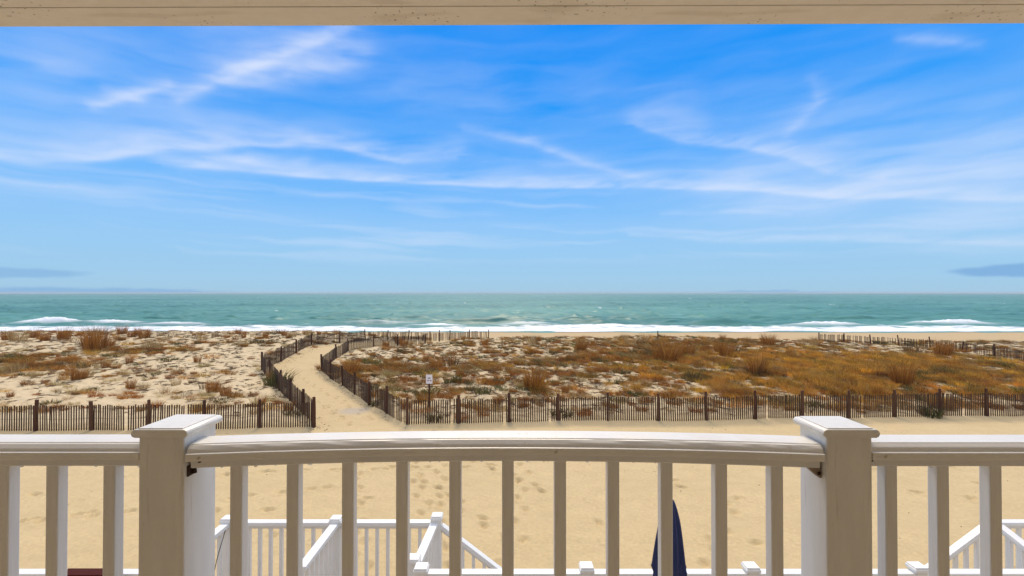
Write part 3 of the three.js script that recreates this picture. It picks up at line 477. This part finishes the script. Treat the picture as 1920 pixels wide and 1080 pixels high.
const CLUMPS = [[-49.8,48.7,1.24,'tan'],[-46.6,50.2,1.40,'rust'],[-47.1,48.7,1.13,'rust'],[-37.1,43.0,2.20,'rust'],[-39.5,45.3,1.89,'rust'],[-37.3,44.7,1.14,'rust'],[-44.0,54.5,1.27,'rust'],[-39.6,52.0,1.21,'rust'],[-41.0,52.9,0.98,'rust'],[-32.5,43.9,1.12,'tan'],[-33.2,44.1,0.92,'tan'],[-40.9,45.9,0.96,'dark'],[-28.5,31.8,1.03,'rust'],[-28.5,32.2,0.90,'tan'],[-23.1,29.3,0.68,'rust'],[-22.4,29.3,0.61,'tan'],[-20.7,29.8,0.62,'tan'],[-20.4,30.9,0.50,'dark'],[-17.4,28.1,0.85,'rust'],[-17.3,28.4,0.66,'tan'],[-18.3,28.7,0.53,'dark'],[-16.3,27.5,0.64,'rust'],[-25.9,35.7,0.41,'dark'],[-33.0,41.2,0.67,'dark'],[-34.2,42.0,0.58,'dark'],[-33.0,50.2,0.58,'dark'],[-31.7,49.4,0.92,'tan'],[-25.3,45.3,0.84,'tan'],[-26.0,45.9,0.64,'dark'],[-24.2,47.5,0.55,'dark'],[-23.6,47.6,0.55,'dark'],[-21.0,42.3,0.49,'tan'],[-14.7,30.3,1.12,'green'],[-15.6,31.5,0.88,'rust'],[-14.2,29.7,0.76,'dark'],[-24.6,37.8,0.61,'rust'],[-40.1,40.5,0.56,'dark'],[-29.3,51.0,0.47,'dark'],[-23.7,51.0,0.47,'rust'],[-22.0,52.3,0.61,'tan'],[-19.4,55.0,0.77,'tan'],[-15.7,59.3,0.89,'tan'],[-16.2,56.4,0.65,'dark'],[-51.6,49.4,1.03,'rust'],[-35.9,35.7,0.83,'rust'],[-34.8,33.9,0.87,'tan'],[-36.7,51.9,0.60,'dark'],[-35.0,51.9,0.60,'dark'],[-32.2,52.4,0.55,'tan'],[-30.0,35.7,0.75,'rust'],[-30.3,35.4,0.58,'tan'],[-29.9,37.8,0.61,'rust'],[-32.2,33.9,0.39,'dark'],[-25.8,27.5,0.38,'dark'],[-27.8,26.8,0.44,'rust'],[-17.2,25.9,0.36,'dark'],[-14.5,26.8,0.44,'dark'],[-12.9,24.9,0.52,'rust'],[-11.0,23.8,0.55,'rust'],[-11.3,33.9,1.18,'rust'],[-11.2,34.7,0.89,'rust'],[-9.5,31.1,0.65,'rust'],[-6.9,34.8,0.57,'rust'],[-7.2,35.2,0.65,'dark'],[-5.8,36.7,1.02,'rust'],[-4.7,37.8,1.23,'dark'],[-4.9,38.9,0.90,'rust'],[1.3,29.0,1.55,'rust'],[1.5,29.0,1.14,'gold'],[1.1,29.4,1.02,'rust'],[6.6,46.4,1.40,'rust'],[6.8,46.8,0.98,'tan'],[12.4,50.8,1.18,'tan'],[13.9,51.2,1.19,'tan'],[12.3,51.8,0.84,'gold'],[13.0,40.5,1.79,'rust'],[13.9,41.1,1.43,'rust'],[12.8,42.2,1.08,'rust'],[18.2,48.4,0.90,'dark'],[15.8,43.3,1.31,'rust'],[19.2,43.4,1.51,'rust'],[19.5,45.2,1.26,'rust'],[20.5,44.7,1.04,'dark'],[26.8,50.5,1.41,'rust'],[27.0,51.5,1.20,'rust'],[17.5,34.4,1.59,'rust'],[17.3,34.4,1.20,'dark'],[18.1,35.2,0.98,'gold'],[31.9,53.3,0.87,'tan'],[33.2,53.1,0.99,'tan'],[24.8,30.7,1.64,'rust'],[24.9,31.1,1.30,'rust'],[20.4,27.0,0.81,'rust'],[19.8,27.2,0.76,'gold'],[12.0,31.9,0.89,'dark'],[12.0,32.3,0.67,'green'],[40.4,45.4,1.48,'rust'],[41.8,46.4,1.19,'rust'],[41.8,47.3,1.10,'gold'],[39.4,47.5,1.21,'dark'],[39.6,48.4,1.01,'dark'],[9.7,34.4,0.64,'dark'],[3.0,34.4,0.56,'dark'],[3.7,34.8,0.48,'dark'],[8.9,47.2,0.66,'dark'],[8.6,47.9,0.67,'dark'],[3.9,44.0,0.51,'dark'],[4.9,37.2,0.52,'dark'],[-3.0,45.8,0.53,'dark'],[-1.5,44.1,0.61,'dark'],[0.0,49.3,0.57,'tan'],[-3.8,43.4,0.40,'dark'],[-10.3,42.3,0.59,'dark'],[-7.3,41.1,0.67,'rust'],[-3.7,33.7,0.55,'rust'],[-1.5,34.8,0.48,'dark'],[-0.3,31.7,0.51,'rust'],[0.5,30.7,0.43,'dark'],[3.1,28.3,0.52,'rust'],[5.4,30.7,0.50,'rust'],[7.4,29.0,0.54,'gold'],[9.4,31.7,0.51,'rust'],[9.4,28.3,0.52,'gold'],[12.9,30.7,0.57,'gold'],[14.9,31.7,0.66,'gold'],[16.5,29.9,0.76,'gold'],[18.9,31.7,0.81,'gold'],[18.6,29.0,0.81,'gold'],[21.7,31.7,0.88,'gold'],[24.6,34.8,0.89,'gold'],[23.9,36.0,0.84,'gold'],[23.0,37.2,0.78,'gold'],[25.3,33.7,0.94,'gold'],[28.8,37.2,0.86,'gold'],[29.2,34.8,0.81,'gold'],[20.0,28.3,0.79,'gold'],[18.3,27.2,0.69,'gold'],[15.9,27.2,0.63,'gold'],[20.0,34.8,0.73,'gold'],[32.1,37.2,0.69,'gold'],[35.1,38.7,0.63,'gold'],[28.2,38.6,0.81,'gold'],[33.0,41.4,0.67,'gold'],[27.7,42.5,0.69,'tan'],[25.1,43.7,0.71,'rust'],[15.2,37.2,0.69,'gold'],[35.4,37.3,0.52,'tan'],[34.6,34.8,0.48,'tan'],[31.5,30.7,0.50,'tan'],[28.5,30.7,0.43,'dark'],[31.1,31.7,0.37,'dark'],[2.2,50.1,0.58,'tan'],[3.4,51.6,0.54,'tan'],[5.9,53.7,0.56,'tan'],[4.2,54.4,0.57,'tan'],[8.4,54.2,0.50,'tan'],[10.8,54.1,0.50,'tan'],[15.3,51.2,0.59,'tan'],[17.5,51.2,0.48,'tan'],[21.2,51.9,0.60,'tan'],[23.8,52.5,0.49,'dark'],[34.7,52.4,0.49,'tan'],[35.4,50.1,0.58,'tan'],[18.9,47.4,0.66,'dark'],[32.4,47.3,0.77,'dark'],[36.0,47.9,0.56,'gold'],[1.8,54.5,0.51,'tan'],[-0.6,54.8,0.51,'tan'],[-0.8,30.7,0.43,'green'],[-5.9,30.4,0.28,'green'],[-3.6,31.3,0.51,'green'],[-4.1,31.1,0.43,'green'],[-1.7,27.8,0.52,'green'],[-2.1,28.3,0.46,'dark'],[-2.5,28.7,0.40,'green'],[6.8,30.7,0.43,'green'],[27.7,33.5,0.54,'green'],[28.6,33.5,0.62,'green'],[30.4,34.4,0.72,'green'],[30.3,33.5,0.62,'green'],[23.2,27.8,0.52,'green'],[22.7,27.8,0.39,'green'],[19.9,23.0,0.64,'green'],[19.8,23.3,0.54,'dark'],[-8.4,29.4,0.41,'green'],[-7.1,25.2,0.35,'green'],[-3.0,22.8,0.37,'dark'],[-3.6,22.3,0.41,'green'],[14.0,34.4,0.48,'green'],[-2.0,30.7,0.43,'gold'],[2.6,25.9,0.48,'rust'],[-0.8,25.2,0.53,'rust'],[11.7,25.2,0.58,'gold'],[17.8,24.4,0.68,'gold'],[23.9,24.4,0.51,'rust'],[4.2,23.8,0.39,'dark'],[0.5,24.4,0.40,'rust'],[14.2,23.8,0.44,'tan'],[-47.7,53.4,0.56,'rust'],[-38.4,52.9,0.80,'dark'],[-22.5,53.6,0.81,'tan'],[-48.6,52.4,0.79,'rust'],[-38.4,52.9,0.49,'tan'],[-31.8,51.9,0.78,'dark'],[-28.2,52.4,0.43,'tan'],[-27.8,52.9,0.55,'dark'],[-26.1,54.5,0.82,'dark'],[-28.6,51.5,0.66,'rust'],[-38.5,51.5,0.54,'dark'],[-55.4,53.4,0.56,'dark'],[-26.5,51.9,0.66,'rust'],[-25.0,52.9,0.80,'rust'],[-42.2,54.5,0.57,'dark'],[-23.4,51.5,0.96,'tan'],[-30.9,54.5,0.82,'rust'],[-34.5,52.4,0.49,'rust'],[-48.1,55.1,0.70,'dark'],[-51.9,52.0,0.66,'tan'],[-56.6,54.0,0.69,'dark'],[-54.5,52.9,0.43,'dark'],[-30.2,54.5,0.57,'rust'],[-49.9,55.8,0.45,'dark'],[-52.6,53.4,0.50,'dark'],[-46.7,54.5,1.01,'dark'],[-20.4,55.4,0.58,'tan'],[-23.1,54.0,0.69,'rust'],[-41.0,52.0,0.97,'rust'],[-50.9,51.5,1.08,'rust'],[-46.0,52.9,0.98,'tan'],[-21.8,54.5,0.57,'rust'],[-45.8,54.0,1.13,'dark'],[-20.4,56.1,0.72,'rust'],[15.4,55.0,1.02,'gold'],[8.6,51.5,0.54,'rust'],[19.8,50.8,0.41,'rust'],[-11.2,53.2,0.56,'gold'],[17.0,53.7,0.81,'gold'],[-5.7,56.3,0.59,'rust'],[-1.1,51.0,0.41,'tan'],[35.1,55.2,0.51,'gold'],[10.2,51.4,0.54,'tan'],[2.0,51.7,0.96,'tan'],[-9.6,55.8,0.58,'tan'],[7.1,50.0,0.46,'tan'],[2.4,51.6,0.78,'dark'],[-0.7,50.9,0.41,'rust'],[36.1,57.8,0.87,'tan'],[30.1,56.2,1.04,'tan'],[26.6,55.1,0.51,'dark'],[0.3,50.8,0.53,'dark'],[2.9,53.3,0.68,'rust'],[5.7,50.0,0.46,'tan'],[-13.1,50.2,0.76,'rust'],[6.8,49.5,0.92,'tan'],[-12.7,54.1,1.00,'rust'],[35.1,55.8,0.52,'tan'],[27.1,51.0,0.41,'tan'],[-11.6,51.5,0.96,'rust'],[31.1,52.5,0.67,'rust'],[-11.9,54.0,0.44,'tan'],[10.9,54.1,0.44,'rust'],[13.0,55.8,0.84,'tan'],[2.8,54.4,0.82,'dark'],[28.4,58.2,0.54,'tan'],[-7.9,51.6,0.42,'tan'],[-2.4,55.1,0.51,'tan'],[9.7,51.9,0.66,'tan'],[23.9,54.8,0.83,'rust'],[12.1,55.9,0.58,'tan'],[27.6,52.1,0.42,'tan'],[-11.9,54.0,0.44,'tan'],[11.1,52.4,0.49,'gold']];
{
  const r = rng(404), nm = { gold: 'golden_grass_clump', rust: 'rust_grass_clump', tan: 'tan_grass_clump', dark: 'dead_stalk_clump', green: 'green_dune_plant' };
  const look = { gold: 'golden dune grass clump', rust: 'rust brown dune grass clump', tan: 'pale tan dune grass clump', dark: 'dark dead stalk clump', green: 'green leafy plant' };
  for (const [x, D, h, k] of CLUMPS) {
    const size = h > 1.3 ? 'tall' : h > .75 ? 'knee high' : 'low', pd = pathDist(x, D), out = x < -8 && (D > 36 ? x < -17 : x < -4.7 - (D - 21.7) * .66);
    const place = D < fenceLine(x) + 3.6 ? (out ? 'behind the front fence of the paler dune' : 'behind the front fence near the sign side') : pd < 4.5 ? (out ? 'beside the path on the paler dune' : 'beside the path on the grassier dune') : D > 48 ? (out ? 'on the crest of the paler dune' : 'on the beach side of the grassier dune') : out ? 'on the open sand of the paler dune' : 'amid the growth of the grassier dune';
    const m = lone(nm[k], kinds[k][Math.floor(r() * 4)], M.grass, `${size} ${look[k]} ${place}`, k === 'green' ? 'plant' : 'grass clump', `${size} ${look[k]}s ${place}`), w = h * (k === 'rust' ? 1.0 : 1.15) * (.85 + .3 * r());
    m.position.set(x, height(x, D) - .03, -D); m.scale.set(w * 1.12, h * 1.18, w * 1.12); m.rotation.set(0, r() * 6.28, -.06 + .16 * (r() - .5), 'ZYX');
  }
}
function stuff(name, label, geos, mat, spots) {
  const G = new THREE.Group(); G.name = name; G.userData = { kind: 'stuff', label, category: 'grass' }; scene.add(G);
  geos.forEach((g, i) => { const S = spots.filter((_, q) => q % geos.length === i); const im = new THREE.InstancedMesh(g, mat, S.length); im.name = name + '_blades'; im.castShadow = im.receiveShadow = true; const m4 = new THREE.Matrix4(), q = new THREE.Quaternion(), e = new THREE.Euler();
    S.forEach((s, k) => { e.set(s.tx || 0, s.ry, s.tz || 0, 'ZYX'); q.setFromEuler(e); m4.compose(s.p, q, s.s); im.setMatrixAt(k, m4); im.setColorAt(k, s.c || col(1, 1, 1)); }); G.add(im); });
}
{
  const r = rng(9090), gold = [], brown = [], litter = [], dry = [];
  let tries = 0; const tone = (x, D) => Math.max(.35, 1.05 + 1.5 * fbm(x * .5 + 5, D * .7, 3));
  while (tries++ < 76000) {
    const D = 22 + 38 * Math.sqrt(r()) , x = (r() * 2 - 1) * (D * 1.12 + 3); if (D < fenceLine(x) + .4) continue;
    const [g, b, l] = cover(x, D); const u = r(), y = height(x, D), v = .75 + .5 * r();
    if (u < g * .42) { const h = .16 + .30 * r() + .35 * clamp(.4 + fbm(x * .5, D * .5 + 70, 2) * 1.6) * r(); gold.push({ p: new THREE.Vector3(x, y - .02, -D), s: new THREE.Vector3(h * 1.6, h, h * 1.6), tz: -.15 + .3 * (r() - .5), ry: r() * 6.28, c: r() < .22 ? col(v * .5, v * .62, v * .75) : col(v * tone(x, D), v * tone(x, D) * (.88 + .25 * r() + .15 * fbm(x * .3, D * .4, 2)), v) }); }
    else if (u < g * .42 + b * .38) { const h = .12 + .34 * r() * r() + .10 * b; (r() < .4 + .5 * fbm(x * .3 + 9, D * .35, 2) ? brown : dry).push({ p: new THREE.Vector3(x, y - .02, -D), s: new THREE.Vector3(h * 2.7, h, h * 2.7), tz: -.12 + .3 * (r() - .5), ry: r() * 6.28, c: col(v, v * (.85 + .3 * r()), v * .9) }); }
    else if (r() < l * .55) { const L = .15 + .55 * r() * r(); litter.push({ p: new THREE.Vector3(x, y + .008, -D), s: new THREE.Vector3(L, .6 + r(), .7 + 1.2 * r()), ry: (r() < .6 ? .25 + .5 * (r() - .5) : r() * 6.28), tz: (r() - .5) * .25, c: col(v, v, v) }); }
  }
  for (let k = 0; k < 300; k++) { const D = 6 + 15.5 * r(), x = (r() * 2 - 1) * (D * 1.1 + 2); if (r() > .25 && D < 19.5) continue; const L = .02 + .045 * r() * r(); litter.push({ p: new THREE.Vector3(x, height(x, D) + .004, -D), s: new THREE.Vector3(L, .4, L * 1.3), ry: r() * 6.28, c: col(1, 1, 1) }); }
  for (let k = 0; k < 700; k++) { const i = 1 + Math.floor(r() * 9), t = r(), sd = (r() < .5 ? -1 : 1) * (1.1 + 1.0 * r()), x = lerp(PATH[i][0], PATH[i + 1][0], t) + sd * .9, D = lerp(PATH[i][1], PATH[i + 1][1], t) + sd * .5; const L = .03 + .10 * r() * r(); litter.push({ p: new THREE.Vector3(x, height(x, D) + .006, -D), s: new THREE.Vector3(L, .5, L * 1.5), ry: r() * 6.28, c: col(1, 1, 1) }); }
  stuff('golden_grass_cover', 'dense golden dry grass spread over the dune', kinds.gold, M.grass, gold);
  stuff('brown_grass_cover', 'low rust brown grass scattered over the dunes', kinds.rust, M.grass, brown);
  stuff('dry_grass_cover', 'low straw and dark dry growth scattered over the dunes', [...kinds.tan, kinds.gold[0], kinds.gold[1], kinds.dark[0], kinds.green[0]], M.grass, dry);
  M.twig = new THREE.MeshStandardMaterial({ color: col(.19, .12, .065), roughness: .95 });
  const tw = s => { const q = rng(s), P = []; for (let k = 0; k < 4; k++) { const g = new THREE.BoxGeometry(.7 + .5 * q(), .012, .016, 2, 1, 1); const A = g.attributes.position; for (let i = 0; i < A.count; i++) if (Math.abs(A.getX(i)) < .1) A.setZ(i, A.getZ(i) + .06 * (q() - .5)); g.rotateY((q() - .5) * .8); g.translate((q() - .5) * .5, .008 * k, (q() - .5) * .25); P.push(g); } return mergeGeometries(P); };
  stuff('dead_stalk_litter', 'dark dead stalks and runners lying on the dune sand', [tw(1), tw(2), tw(3)], M.twig, litter);
  console.log('grass', gold.length, brown.length, dry.length, litter.length, 'prints', prints.length);
}
scene.fog = new THREE.FogExp2(0xc9d6de, .00017);                                  // sea air
renderer.render(scene, camera);
